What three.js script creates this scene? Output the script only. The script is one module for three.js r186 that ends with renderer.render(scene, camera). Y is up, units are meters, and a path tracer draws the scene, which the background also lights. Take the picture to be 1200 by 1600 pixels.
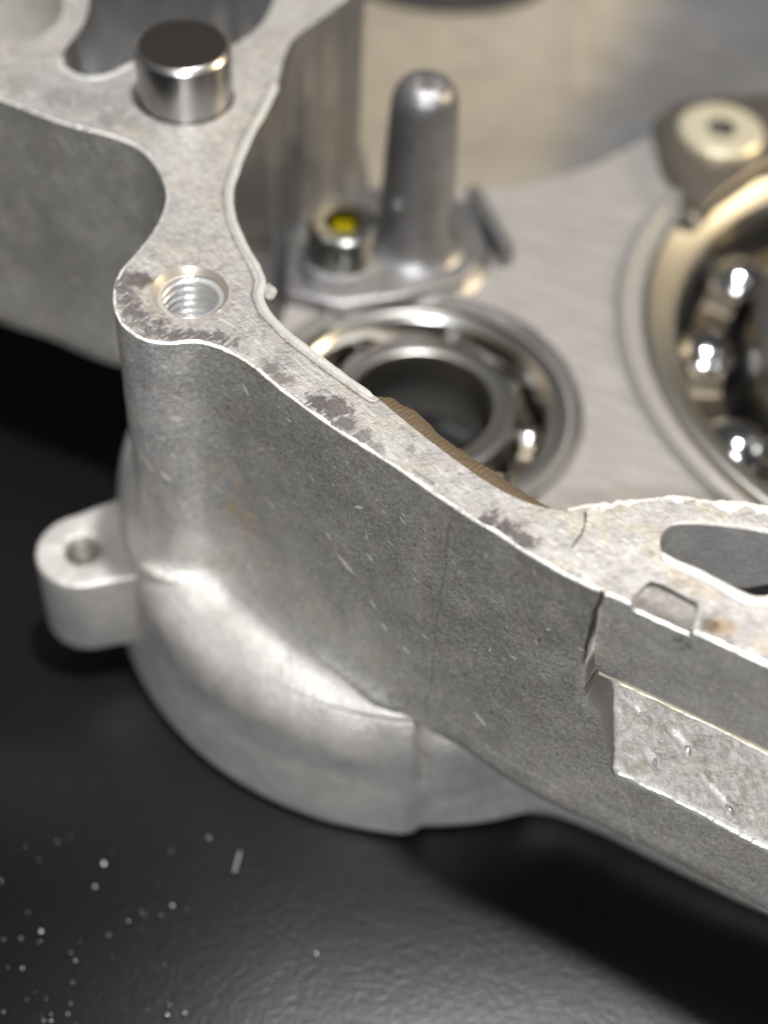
import * as THREE from 'three';
import { mergeGeometries, mergeVertices, toCreasedNormals } from 'three/addons/utils/BufferGeometryUtils.js';

// ---------------------------------------------------------------- camera, lamps, exposure
const S = 0.001;                                     // shapes are written in millimetres
const scene = new THREE.Scene();
scene.background = new THREE.Color().setRGB(0.062, 0.061, 0.062);   // the dim room round the bench
const camera = new THREE.PerspectiveCamera(36.87, 3 / 4, 0.01, 30);
{
  const pitch = THREE.MathUtils.degToRad(50), roll = THREE.MathUtils.degToRad(4.13);
  const F = new THREE.Vector3(0, -Math.sin(pitch), -Math.cos(pitch));
  const U0 = new THREE.Vector3(0, Math.cos(pitch), -Math.sin(pitch));
  const up = U0.multiplyScalar(Math.cos(roll)).add(new THREE.Vector3(-Math.sin(roll), 0, 0));
  camera.position.set(0, 0.1505, 0.081);
  camera.up.copy(up);
  camera.lookAt(camera.position.clone().add(F));
  camera.focus = 0.135;
  camera.userData.fStop = camera.getFocalLength() / 4.3;          // aperture of 4.3 mm
}
const renderer = new THREE.WebGLRenderer({ antialias: true });
renderer.setSize(768, 1024);
renderer.toneMapping = THREE.LinearToneMapping;
renderer.toneMappingExposure = 1.85;
renderer.shadowMap.enabled = true;

function lamp(name, color, intensity, pos, target, angle, radius) {
  const l = new THREE.SpotLight(color, intensity, 0, angle, 0.6, 2);
  l.name = name;
  l.position.set(pos[0] * S, pos[1] * S, pos[2] * S);
  l.target.position.set(target[0] * S, target[1] * S, target[2] * S);
  l.castShadow = true; l.shadow.mapSize.set(2048, 2048); l.shadow.radius = radius; l.shadow.bias = -0.0005;
  l.shadow.camera.near = 0.05; l.shadow.camera.far = 3;
  scene.add(l); scene.add(l.target);
  return l;
}
lamp('ceiling_lamp', new THREE.Color(1.0, 0.985, 0.965), 1.0, [70, 668, -12], [5, 30, -30], 0.6, 0.9);
lamp('phone_torch', new THREE.Color(0.97, 0.98, 1.0), 0.185, [4, 292, 214], [2, 32, -35], 0.5, 0.35);
lamp('warm_lamp', new THREE.Color(1.0, 0.80, 0.52), 0.36, [480, 330, -150], [10, 35, -40], 0.6, 1.6);

// ---------------------------------------------------------------- helpers
let seedState = 12345;
function rnd() { seedState = (seedState * 1664525 + 1013904223) >>> 0; return seedState / 4294967296; }
const HT = new Float32Array(65536);
for (let i = 0; i < 65536; i++) HT[i] = rnd();
const hsh = (i, j) => HT[((i * 73 + j * 179 + ((i * j) & 255) * 31 + (i >> 4) * 911) & 65535)];
const HX = new Uint16Array(65536); for (let i = 0; i < 65536; i++) HX[i] = (rnd() * 65536) | 0;
const h2 = (i, j) => HT[(HX[i & 65535] + j * 7919) & 65535];
function vn(x, y) {
  const i = Math.floor(x), j = Math.floor(y); let a = x - i, b = y - j;
  a = a * a * (3 - 2 * a); b = b * b * (3 - 2 * b);
  const p = h2(i, j), q = h2(i + 1, j), r = h2(i, j + 1), s = h2(i + 1, j + 1);
  return p + (q - p) * a + (r - p) * b + (p - q - r + s) * a * b;
}
function fbm(x, y, o = 4) { let s = 0, w = 0.5, t = 0; for (let k = 0; k < o; k++) { s += w * vn(x + 17.3 * k, y - 9.1 * k); t += w; x *= 2.03; y *= 2.03; w *= 0.5; } return s / t; }
const clamp = (x, a = 0, b = 1) => Math.min(b, Math.max(a, x));
const sm = (a, b, x) => { const t = clamp((x - a) / (b - a)); return t * t * (3 - 2 * t); };
const mix = (a, b, t) => a + (b - a) * t;
const gs = (d, w) => Math.exp(-d * d / (w * w));

// texture over a w x h mm patch; fn(x_mm, y_mm) -> [r, g, b] linear-ish sRGB 0..1 (colour) or number (data)
function tex(n, m, x0, y0, x1, y1, fn, colour) {
  const d = new Uint8Array(n * m * 4);
  for (let j = 0; j < m; j++) for (let i = 0; i < n; i++) {
    const v = fn(x0 + (x1 - x0) * (i + 0.5) / n, y0 + (y1 - y0) * (j + 0.5) / m), k = (j * n + i) * 4;
    if (colour) { d[k] = 255 * clamp(v[0]); d[k + 1] = 255 * clamp(v[1]); d[k + 2] = 255 * clamp(v[2]); }
    else d[k] = d[k + 1] = d[k + 2] = 255 * clamp(v);
    d[k + 3] = 255;
  }
  const t = new THREE.DataTexture(d, n, m, THREE.RGBAFormat);
  t.magFilter = THREE.LinearFilter; t.minFilter = THREE.LinearMipmapLinearFilter; t.generateMipmaps = true;
  t.wrapS = t.wrapT = THREE.RepeatWrapping; t.anisotropy = 8;
  if (colour) t.colorSpace = THREE.SRGBColorSpace;
  t.needsUpdate = true;
  return t;
}
const std = (name, o) => { const m = new THREE.MeshStandardMaterial({ side: THREE.DoubleSide, ...o }); m.name = name; return m; };
const phys = (name, o) => { const m = new THREE.MeshPhysicalMaterial({ side: THREE.DoubleSide, ...o }); m.name = name; return m; };
const lin = (r, g, b) => new THREE.Color().setRGB(r, g, b);

function mesh(name, geo, mat, parent = scene) {
  geo.scale(S, S, S);
  if (!geo.attributes.normal) geo.computeVertexNormals();
  const m = new THREE.Mesh(geo, mat); m.name = name; m.castShadow = m.receiveShadow = true;
  parent.add(m); return m;
}
function group(name, label, category, grp) {
  const g = new THREE.Group(); g.name = name; g.userData = { label, category }; if (grp) g.userData.group = grp; scene.add(g); return g;
}
// regular grid, fn(i, j) -> [x, y, z, u, v]
function grid(n, m, fn, closed = false) {
  const p = [], uv = [], ix = [];
  for (let j = 0; j <= m; j++) for (let i = 0; i <= n; i++) { const q = fn(i, j); p.push(q[0], q[1], q[2]); uv.push(q[3] ?? i / n, q[4] ?? j / m); }
  for (let j = 0; j < m; j++) for (let i = 0; i < n; i++) { const a = j * (n + 1) + i, b = a + 1, c = a + n + 1, d = c + 1; ix.push(a, b, d, a, d, c); }
  const g = new THREE.BufferGeometry();
  g.setAttribute('position', new THREE.Float32BufferAttribute(p, 3));
  g.setAttribute('uv', new THREE.Float32BufferAttribute(uv, 2));
  g.setIndex(ix); g.computeVertexNormals(); return g;
}
// lathe about a vertical axis, soft where the profile is dense, creased elsewhere
function lathe(prof, seg, cx, cz, crease = 0.6, uvmm = true) {
  const g0 = new THREE.LatheGeometry(prof.map(p => new THREE.Vector2(Math.max(p[0], 1e-4), p[1])), seg);
  g0.computeVertexNormals();
  const g = toCreasedNormals(g0, crease); g.translate(cx, 0, cz); return g;
}
// dense samples of a smooth curve through [x, z] points
function curve(pts, closed, step, tension = 0.5) {
  const c = new THREE.CatmullRomCurve3(pts.map(p => new THREE.Vector3(p[0], 0, p[1])), closed, 'centripetal', tension);
  c.arcLengthDivisions = 3000;
  const L = c.getLength(), n = Math.round(L / step), out = [];
  for (let i = 0; i <= n; i++) { const q = c.getPointAt(i / n); out.push([q.x, q.z]); }
  return out;
}
function withNormals(P, flip = 1) {           // [x, z, nx, nz, s]
  let s = 0; return P.map((p, i) => {
    const a = P[Math.max(0, i - 1)], b = P[Math.min(P.length - 1, i + 1)], dx = b[0] - a[0], dz = b[1] - a[1], l = Math.hypot(dx, dz) || 1;
    if (i) s += Math.hypot(p[0] - a[0], p[1] - a[1]);
    return [p[0], p[1], -dz / l * flip, dx / l * flip, s];
  });
}
function sAt(Q, x, z) { let b = 1e9, s = 0; for (const q of Q) { const d = (q[0] - x) ** 2 + (q[1] - z) ** 2; if (d < b) { b = d; s = q[4]; } } return s; }
const distSeg = (x, z, a, b) => { const dx = b[0] - a[0], dz = b[1] - a[1], t = clamp(((x - a[0]) * dx + (z - a[1]) * dz) / (dx * dx + dz * dz)); return Math.hypot(x - a[0] - t * dx, z - a[1] - t * dz); };
const distPoly = (x, z, P) => { let d = 1e9; for (let i = 0; i + 1 < P.length; i++) d = Math.min(d, distSeg(x, z, P[i], P[i + 1])); return d; };

// ---------------------------------------------------------------- outlines of the casting, in plan
const H = 54, FLOOR = 25, BOT = 20.5;
const OUT_VIS = [[-66, -60], [-56, -57], [-47.2, -53.4], [-42.8, -52], [-36.3, -49], [-30, -47], [-27.5, -45.7], [-25.5, -43.3], [-24.1, -40.4], [-23.5, -38.3], [-23.5, -36], [-24, -33.1], [-25, -30.1], [-26.1, -27.3],
  [-26.4, -25], [-25.9, -22], [-24.5, -19.4], [-22.2, -17.9], [-20.2, -17.8], [-17.7, -18.2], [-15.3, -17.5], [-12.8, -15.9], [-9.7, -13], [-4.9, -9], [-0.3, -5.7], [5.5, -1.2], [9.5, 1.6], [13.6, 4.5], [17.5, 6.6], [19.9, 7.7], [25, 10.1], [30.3, 12.7], [34.8, 15.1], [46, 20.5], [58, 24]];
const OUT_FAR = [[72, 23.5], [86, 17], [104, 0], [118, -30], [123, -70], [118, -115], [98, -150], [60, -172], [15, -180], [-40, -168], [-72, -135], [-78, -95], [-74, -70]];
const IN_VIS = [[-8, -88], [-7, -82], [-6.8, -79], [-8.5, -75.3], [-11.1, -71], [-13.6, -66.9], [-14.3, -63.8], [-14.6, -58.4], [-15.2, -53.7], [-16.2, -48.6], [-16.9, -43.3], [-17.1, -39.7], [-16.4, -35.8], [-15, -32.2], [-13.4, -29.1], [-12.6, -27],
  [-12.7, -25], [-11.9, -23.1], [-9.2, -19.9], [-5.5, -16.6], [-1.3, -12.9], [0.5, -11.1], [5.1, -6.8], [9.2, -3.5], [12.1, -2], [15.3, -1.5], [18.5, -2.4], [23.9, -3.6], [28.2, -3.7], [31.9, -3.3], [37.2, -2.3], [46, 2], [56, 6]];
const IN_FAR = [[72, 6], [84, 0], [98, -14], [108, -40], [111, -72], [106, -108], [88, -138], [56, -158], [15, -167], [-22, -158], [-34, -138], [-28, -115], [-14, -98]];

const outP = curve([...OUT_VIS], false, 0.12), outQ = withNormals(outP, 1);
const outFar = curve([OUT_VIS[OUT_VIS.length - 1], ...OUT_FAR, OUT_VIS[0]], false, 2.5), outFarQ = withNormals(outFar, 1);
const inP = curve(IN_VIS, false, 0.25), inQ = withNormals(inP, -1);
const inFar = curve([IN_VIS[IN_VIS.length - 1], ...IN_FAR, IN_VIS[0]], false, 2.5), inFarQ = withNormals(inFar, -1);

const sCrease = sAt(outQ, 5.5, -1.2), sCrack = sAt(outQ, 17.6, 6.65), sBoss = sAt(outQ, -23.5, -18.5), sBossL = sAt(outQ, -26.4, -25), sNotch0 = sAt(outQ, 19.8, 7.7), sNotch1 = sAt(outQ, 24.7, 10), sConcave = sAt(outQ, -17.7, -18.2), sLeft = sAt(outQ, -30, -47);

// ---------------------------------------------------------------- textures
// wall: u runs along the outline, v up the wall
const WS0 = sLeft - 24, WS1 = sCrack + 30;
const nicks = []; for (let i = 0; i < 300; i++) { const w = rnd() * rnd(), c = 0.5 + rnd(); nicks.push([sLeft - 22 + rnd() * 105, 20 + rnd() * 33, 0.06 + 0.17 * w, (0.11 + 0.5 * w) * c, 0.6 + 1.6 * (rnd() + rnd() - 1), 0.25 + 0.75 * rnd()]); };
const bigNicksAndGlint = [[sCrease - 11, 36.5, 0.2, 0.75, 0.6, 1], [sCrease - 13.2, 39, 0.12, 0.3, 0.6, 1], [sConcave + 4.8, 50.4, 0.14, 0.4, 0.8, 1], [sConcave - 2.4, 44.2, 0.25, 0.36, 0.1, 1.3], [sCrease + 6, 27.2, 0.22, 0.6, 0.5, 1], [sCrease - 6, 31, 0.16, 0.3, 0.6, 1], [sCrease - 7.6, 33.2, 0.14, 0.35, 0.6, 1], [sCrease - 3.2, 30, 0.16, 0.34, 0.4, 1], [sBoss - 1, 37, 0.16, 0.5, 1.2, 1], [sBoss, 36.3, 0.14, 0.5, 1.2, 1], [sBoss + 2, 35.7, 0.17, 0.55, 0.9, 1]];  // big nicks, and one round highlight on the boss painted in
const chips = [[sCrack + 9.4, 36.0, 1.5, 0.5, 0.42], [sCrack + 7.6, 33.3, 0.9, 0.6, 0.3], [sCrack + 14.2, 32.8, 2.1, 0.45, 0.3], [sCrack + 5.2, 36.9, 0.5, 0.35, 0.3]];
const nicksAndGlint = [...bigNicksAndGlint, ...nicks];
const NB = {}; for (const q of bigNicksAndGlint) { q[2] *= 1.5; q[3] *= 1.6; }
for (const q of nicksAndGlint) for (let a = -1; a <= 1; a++) for (let b = -1; b <= 1; b++) { const k = (Math.floor(q[0] / 2) + a) + ',' + (Math.floor(q[1] / 2) + b); (NB[k] ??= []).push(q); }
function nickOrGlint(s, y) {
  let v = 0; const l = NB[Math.floor(s / 2) + ',' + Math.floor(y / 2)]; if (!l) return 0;
  for (const q of l) { const c = Math.cos(q[4]), n = Math.sin(q[4]), dx = s - q[0], dy = y - q[1], a = dx * c - dy * n, b = dx * n + dy * c; v = Math.max(v, q[5] * sm(1.25, 0.7, Math.hypot(a / q[3], b / q[2]) + 0.5 * (vn(s * 9, y * 9) - 0.5))); }
  return v;
}
const EDGE = [[20, 9], [26, 7], [30.2, 5.1], [35.1, 3.5], [38.4, 2.2], [39.4, 0.95], [43.3, 0.4], [46.5, 0.1], [56, -0.2]];   // left end of the pocket, along the wall from the crack
const edgeAt = y => { for (let i = 0; i + 1 < EDGE.length; i++) if (y <= EDGE[i + 1][0]) return sCrack + mix(EDGE[i][1], EDGE[i + 1][1], clamp((y - EDGE[i][0]) / (EDGE[i + 1][0] - EDGE[i][0]))); return sCrack; };
const pocketEdge = y => edgeAt(y) + 0.3 * (fbm(y * 0.8, 4, 4) - 0.5) * sm(44, 40, y);
function wallColour(s, y) {
  const fine = fbm(s * 5.5, y * 5.5, 4), coarse = fbm(s * 0.35 + 3, y * 0.35, 4), grain = vn(s * 11, y * 11), streak = fbm(s * 2.2 + y * 0.9, y * 6 - s * 2.2, 3);
  let b = 0.695 + 0.15 * (coarse - 0.5) + 0.28 * (fine - 0.5) + 0.10 * (grain - 0.5) + 0.18 * (streak - 0.5);
  const boss = sm(sConcave + 5, sConcave - 3, s) * sm(sLeft + 10, sLeft + 16, s);
  b += 0.10 * boss + 0.10 * sm(sCrack - 0.2, sCrack + 0.5, s) * sm(36, 40, y);
  b -= 0.07 * sm(sCrease + 3, sCrack - 1, s) * sm(sCrack + 0.5, sCrack, s) * sm(40, 50, y);
  b += 0.07 * sm(34, 24, y);
  let r = b * 1.0, g = b * 0.985, bl = b * 0.955;
  bl += 0.006 * boss;
  const warm = sm(0.52, 0.72, fbm(s * 0.55 + 40, y * 0.4 + 7, 4)) * 0.022; r += warm; g += warm * 0.45; bl -= warm * 0.4;
  const rust = gs(s - sConcave - 3.2, 2.4) * gs(y - 33.5, 4.5) * sm(0.5, 0.75, fbm(s * 1.1, y * 0.9 + 3, 4)); r += rust * 0.12; g += rust * 0.02; bl -= rust * 0.09;
  const rust2 = gs(s - sConcave - 4.5, 1.2) * gs(y - 30, 1.6) * 0.6 * fbm(s * 2, y * 2, 3); r += rust2 * 0.16; g += rust2 * 0.03; bl -= rust2 * 0.12;
  // bare tan metal in the pocket
  const pe = pocketEdge(y), pk = sm(pe + 0.1, pe + 0.5, s) * sm(29.4, 30.3, y) * sm(40.3, 39.8, y), tan = fbm(s * 1.6, y * 1.6, 5);
  if (pk > 0) { const t = 0.91 + 0.22 * (tan - 0.5) + 0.22 * (fine - 0.5) + 0.2 * (streak - 0.5); r = mix(r, t * 1.01, pk); g = mix(g, t * 0.985, pk); bl = mix(bl, t * 0.945, pk); }
  if (pk > 0) { const fk = pk * sm(0.60, 0.66, fbm(s * 0.9 + 11, y * 1.5 + s * 0.5, 5)) * 0.85, br = pk * sm(0.60, 0.72, fbm(s * 0.8 + 31, y * 0.8, 4)) * 0.10; r = mix(r, 1, fk) - br * 0.75; g = mix(g, 0.99, fk) - br * 0.9; bl = mix(bl, 0.97, fk) - br * 1.1; }
  const rim = gs(y - 30.5, 0.6) * sm(pe - 0.1, pe + 0.5, s); const rj = rim * sm(0.25, 0.5, fbm(s * 4, y * 4, 3)); r = mix(r, 0.92, rj); g = mix(g, 0.91, rj); bl = mix(bl, 0.88, rj);
  const lip = gs(y - 39.6, 0.38) * sm(pe, pe + 0.4, s); r = mix(r, 0.9, lip); g = mix(g, 0.86, lip); bl = mix(bl, 0.77, lip);
  if (pk > 0) for (const c of chips) { const dx = s - c[0], dy = (y - c[1]) + dx * 0.45, w = sm(1.15, 0.7, Math.hypot(dx / c[2], dy / c[3]) + 0.6 * (fbm(s * 3, y * 3, 3) - 0.5)), hole = sm(1.1, 0.6, Math.hypot((dx - c[2] * 0.75) / (c[2] * 0.32), (dy + 0.05) / (c[3] * 0.9))); r = mix(mix(r, 1.0, w), 0.5, hole * 0.5); g = mix(mix(g, 0.99, w), 0.49, hole * 0.5); bl = mix(mix(bl, 0.97, w), 0.49, hole * 0.5); }  // chips, with their highlights painted into the colour
  const stepShade = sm(pe - 0.03, pe + 0.0, s) * sm(pe + 0.16, pe + 0.1, s) * sm(29, 31, y) * sm(45, 43, y); r = mix(r, 0.44, stepShade); g = mix(g, 0.42, stepShade); bl = mix(bl, 0.405, stepShade);  // shade on the step face, painted into the wall colour
  const pit = sm(0.80, 0.88, vn(s * 3.1 + 50, y * 3.1)) * sm(0.5, 0.8, vn(s * 0.7, y * 0.7)) * 0.11; r -= pit; g -= pit; bl -= pit;
  const k = clamp(nickOrGlint(s, y)); r = mix(r, 1.0, k); g = mix(g, 0.98, k); bl = mix(bl, 0.93, k);
  const seam = gs(s - sCrease - 0.35 * (vn(1, y * 0.5) - 0.5), 0.12) * 0.08 * (0.4 + vn(2, y * 0.9)) + gs(s - sCrack + 0.3 * (vn(3, y * 0.8) - 0.5), 0.16) * 0.4 * sm(43, 45, y); r -= seam; g -= seam; bl -= seam;
  const hi = gs(s - sCrack - 0.3, 0.09) * sm(43, 45, y) * 0.25; r += hi; g += hi; bl += hi;
  const smut = gs(s - sNotch1 + 0.6, 0.75) * gs(y - 51.6, 0.9) * sm(0.42, 0.6, fbm(s * 2.2 + 9, y * 2.2, 3)) * 0.4; r -= smut; g -= smut; bl -= smut * 1.1;
  const top = gs(y - 54, 0.16) * 0.25; r += top; g += top; bl += top;
  return [r, g, bl];
}
const wallBumpFn = (s, y) => 0.5 + 0.55 * (fbm(s * 4.5, y * 4.5, 5) - 0.5) + 0.35 * (vn(s * 9, y * 9) - 0.5) + 0.4 * nickOrGlint(s, y) - 0.4 * sm(0.80, 0.88, vn(s * 3.1 + 50, y * 3.1)) * sm(0.5, 0.8, vn(s * 0.7, y * 0.7));
const WY0 = 16, WY1 = 56;
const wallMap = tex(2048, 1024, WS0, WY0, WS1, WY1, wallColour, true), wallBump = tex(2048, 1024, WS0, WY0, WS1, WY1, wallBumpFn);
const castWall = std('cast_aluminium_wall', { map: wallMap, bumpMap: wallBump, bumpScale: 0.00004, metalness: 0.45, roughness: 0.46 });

// mating face
const FX0 = -52, FX1 = 48, FZ0 = -82, FZ1 = 22;
const bossArc = [[-25.9, -26.2], [-25.2, -24], [-24.3, -21.9], [-22.4, -20], [-20.6, -18.9], [-18.4, -19.2], [-15.2, -18.7]];
const smears = [[-10.8, -15.7, 0.9, 0.7], [-9.9, -14.5, 0.9, 0.6], [-6.5, -11.9, 1.1, 1], [-5.1, -11.2, 1.4, 0.9], [-3.9, -9.6, 1.1, 0.8], [-2.3, -8.1, 0.9, 0.7], [-0.9, -7.0, 0.6, 0.5], [8.8, 0.1, 1.0, 1], [10, 0.9, 1.1, 1], [11.5, 2.0, 0.9, 0.9], [1.9, -7.3, 0.45, 0.5], [25.8, 9.2, 0.7, 0.7], [27.3, 10.6, 0.7, 0.5], [-36.6, -53.3, 1.8, 0.3], [-33.5, -52.5, 1.6, 0.25], [-31.0, -50.1, 1.6, 0.32], [-41.5, -54.6, 1.6, 0.3], [-28.6, -49.6, 1.2, 0.2]];
function faceStain(x, z) {
  let v = 0; const n1 = fbm(x * 2.1, z * 2.1, 4), n2 = fbm((x + z) * 3.2, (z - x) * 0.9, 4);
  for (const q of smears) { const d = Math.hypot(x - q[0], z - q[1]) / (q[2] * 1.25); if (d < 1.8) v = Math.max(v, q[3] * sm(1.15, 0.45, d + 0.9 * (n2 - 0.5) + 1.3 * (n1 - 0.5))); }
  if (x < -14 && z > -28 && z < -16) { const d = distPoly(x, z, bossArc); v = Math.max(v, 0.85 * sm(1.7, 0.2, d + 2.2 * (n1 - 0.5)) * sm(0.3, 0.55, n2 + 0.1)); v = Math.max(v, 0.9 * sm(1.25, 0.7, Math.hypot((x + 24.4) / 1.4, (z + 25.9) / 1.2) + 0.9 * (n1 - 0.5))); }
  return v;
}
const BEAD = [[-14.7, -58.4], [-15.5, -53.7], [-16.5, -48.6], [-17.2, -43.3], [-17.4, -39.7], [-16.7, -35.8], [-15.3, -32.2], [-13.7, -29.1], [-12.9, -27], [-12.95, -25], [-12.15, -22.9], [-9.4, -19.6], [-5.7, -16.3], [-1.7, -13.0]];
function faceColour(x, z) {
  const d1 = fbm((x * 0.8 + z * 0.6) * 2.2, (z * 0.8 - x * 0.6) * 9, 3), n = fbm(x * 5, z * 5, 4), c = fbm(x * 0.28 + 5, z * 0.28, 4), g2 = vn(x * 12, z * 12);
  let b = 0.64 + 0.08 * (c - 0.5) + 0.15 * (d1 - 0.5) + 0.09 * (n - 0.5) + 0.08 * (g2 - 0.5);
  let r = b * 1.0, g = b * 0.982, bl = b * 0.968;
  const warm = sm(0.5, 0.72, fbm(x * 0.5 + 9, z * 0.5 + 3, 4)) * (x > 14 ? 0.8 : 0.45) * 0.04; r += warm * 0.5; g += warm * 0.1; bl -= warm * 0.9;
  { const xr = sm(12, 16, x), sp = sm(0.52, 0.66, fbm(x * 1.3 + 77, z * 1.3, 5)) * 0.05 - sm(0.58, 0.70, fbm(x * 0.9 + 7, z * 0.9, 5)) * 0.06 * sm(24, 27, x); r += xr * sp * 0.9; g += xr * sp * 0.95; bl += xr * sp; }
  const scr = sm(0.70, 0.80, vn((x * 0.8 + z * 0.6) * 0.9 + 40, (z * 0.8 - x * 0.6) * 8)) * 0.07 - sm(0.74, 0.84, vn((x * 0.95 - z * 0.3) * 1.1, (z * 0.95 + x * 0.3) * 9 + 70)) * 0.09; r += scr; g += scr; bl += scr;
  if (x > -19 && x < 0 && z > -60 && z < -11) { const dg = distPoly(x, z, BEAD), gv = (gs(dg - 0.72, 0.12) * 0.2 + gs(dg - 0.5, 0.14) * -0.06) * (0.6 + 0.6 * vn(x, z)); r -= gv; g -= gv; bl -= gv * 1.05; }
  const v = faceStain(x, z) * (0.75 + 0.5 * (n - 0.3)); r = mix(r, 0.27, v); g = mix(g, 0.25, v); bl = mix(bl, 0.245, v);
  const ring = Math.abs(Math.hypot(x + 19.4, z + 24.7) - 4.1); const rb = gs(ring, 0.5) * 0.06 * sm(0.4, 0.6, fbm(x * 1.5, z * 1.5, 3)); r -= rb * 0.7; g -= rb; bl -= rb * 1.3;
  const ck = gs(distPoly(x, z, [[16.6, -1.6], [16.6, -0.4], [16.2, 0.9], [15.4, 2.3]]) + 0.1 * (vn(x * 6, z * 6) - 0.5), 0.09) * 0.35; r -= ck; g -= ck; bl -= ck;
  const tan = sm(1.5, 0.4, Math.hypot((x - 27) / 1.2, (z - 9.2) / 0.8)) * 0.10; r -= tan * 0.6; g -= tan * 1.1; bl -= tan * 1.7;
  return [r, g, bl];
}
const faceMap = tex(2048, 2048, FX0, FZ0, FX1, FZ1, faceColour, true);
const faceBump = tex(2048, 2048, FX0, FZ0, FX1, FZ1, (x, z) => 0.5 + 0.5 * (fbm((x * 0.8 + z * 0.6) * 3, (z * 0.8 - x * 0.6) * 11, 3) - 0.5) + 0.4 * (vn(x * 10, z * 10) - 0.5) - 0.3 * faceStain(x, z));
const faceRough = tex(1024, 1024, FX0, FZ0, FX1, FZ1, (x, z) => 0.44 + 0.25 * (fbm(x * 0.8, z * 0.8, 4) - 0.5) + 0.25 * faceStain(x, z));
const machined = std('machined_face', { map: faceMap, bumpMap: faceBump, bumpScale: 0.00004, roughnessMap: faceRough, roughness: 1, metalness: 0.45 });

// a tileable-ish cast texture in mm for the other castings (64 mm patch)
const castMap = tex(1024, 1024, 0, 0, 64, 64, (x, y) => { const e = (f) => f(x, y) , w = sm(58, 64, x), w2 = sm(58, 64, y); const f = (a, b) => 0.5 * fbm(a * 0.5, b * 0.5, 4) + 0.35 * fbm(a * 3, b * 3, 3) + 0.15 * vn(a * 8, b * 8); const v = mix(mix(f(x, y), f(x - 64, y), w), mix(f(x, y - 64), f(x - 64, y - 64), w), w2); const b = 0.66 + 0.24 * (v - 0.5); return [b, b * 0.985, b * 0.968]; }, true);
const castBump = tex(1024, 1024, 0, 0, 64, 64, (x, y) => { const w = sm(58, 64, x), w2 = sm(58, 64, y); const f = (a, b) => 0.5 + 0.6 * (fbm(a * 3, b * 3, 4) - 0.5) + 0.2 * (vn(a * 8, b * 8) - 0.5); return mix(mix(f(x, y), f(x - 64, y), w), mix(f(x, y - 64), f(x - 64, y - 64), w), w2); });
const castSoft = std('cast_aluminium_housing', { map: castMap, bumpMap: castBump, bumpScale: 0.00012, metalness: 0.4, roughness: 0.46, color: lin(1.25, 1.24, 1.22) });
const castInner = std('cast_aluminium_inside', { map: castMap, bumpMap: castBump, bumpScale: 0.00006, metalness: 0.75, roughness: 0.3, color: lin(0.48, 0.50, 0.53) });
const floorMap = tex(512, 512, 0, 0, 64, 64, (x, y) => { const w = sm(52, 64, x), f = (a) => fbm(a * 0.25 + y * 0.1, (y - a * 0.4) * 1.6, 4); const b = 0.60 + 0.12 * (mix(f(x), f(x - 64), w) - 0.5); return [b, b * 0.975, b * 0.945]; }, true);
const floorMat = std('machined_floor', { map: floorMap, bumpMap: castBump, bumpScale: 0.00002, metalness: 0.45, roughness: 0.46 });
const smooth = std('smooth_aluminium', { map: castMap, color: lin(0.6, 0.61, 0.64), metalness: 0.8, roughness: 0.38, bumpMap: castBump, bumpScale: 0.00012 });
const bore = std('bored_aluminium', { color: lin(0.40, 0.40, 0.405), metalness: 0.9, roughness: 0.22, bumpMap: castBump, bumpScale: 0.0001 });
const bright = std('bare_edge', { color: lin(0.72, 0.71, 0.69), metalness: 0.5, roughness: 0.42 });
const steel = std('bearing_steel', { color: lin(0.42, 0.41, 0.39), metalness: 1, roughness: 0.28 });
const ballSteel = std('ball_steel', { color: lin(0.45, 0.45, 0.46), metalness: 1, roughness: 0.13 });
const cageMat = std('cage_steel', { color: lin(0.20, 0.17, 0.13), metalness: 1, roughness: 0.34 });
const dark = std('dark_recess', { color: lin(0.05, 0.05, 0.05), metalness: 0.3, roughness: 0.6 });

function uvPlane(g, k = 1 / 64) { const p = g.attributes.position, uv = new Float32Array(p.count * 2); for (let i = 0; i < p.count; i++) { uv[2 * i] = p.getX(i) * k; uv[2 * i + 1] = p.getZ(i) * k; } g.setAttribute('uv', new THREE.BufferAttribute(uv, 2)); return g; }
function uvCyl(g, cx, cz, r, k = 1 / 64) { const p = g.attributes.position, uv = new Float32Array(p.count * 2); for (let i = 0; i < p.count; i++) { const a = Math.atan2(p.getX(i) - cx, p.getZ(i) - cz); uv[2 * i] = a * r * k; uv[2 * i + 1] = p.getY(i) * k; } g.setAttribute('uv', new THREE.BufferAttribute(uv, 2)); return g; }
const circ = (cx, cz, r, n = 64) => Array.from({ length: n }, (_, i) => [cx + r * Math.cos(i / n * 2 * Math.PI), cz + r * Math.sin(i / n * 2 * Math.PI)]);
function flat(outer, holes, y, uvfn) {                    // horizontal sheet facing up
  const sh = new THREE.Shape(outer.map(p => new THREE.Vector2(p[0], -p[1])));
  for (const h of holes) sh.holes.push(new THREE.Path(h.map(p => new THREE.Vector2(p[0], -p[1]))));
  const g = new THREE.ShapeGeometry(sh, 1); g.rotateX(-Math.PI / 2); g.translate(0, y, 0);
  if (uvfn) { const p = g.attributes.position, uv = g.attributes.uv; for (let i = 0; i < p.count; i++) { const q = uvfn(p.getX(i), p.getZ(i)); uv.setXY(i, q[0], q[1]); } } else uvPlane(g);
  return g;
}
function drop(P, y0, y1, n = 1, k = 1 / 64) {                // vertical skirt under a closed or open line
  const L = [0]; for (let i = 1; i < P.length; i++) L.push(L[i - 1] + Math.hypot(P[i][0] - P[i - 1][0], P[i][1] - P[i - 1][1]));
  return grid(P.length - 1, n, (i, j) => { const y = mix(y0, y1, j / n); return [P[i][0], y, P[i][1], L[i] * k, y * k]; });
}
const closeLoop = P => [...P, P[0]];
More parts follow.
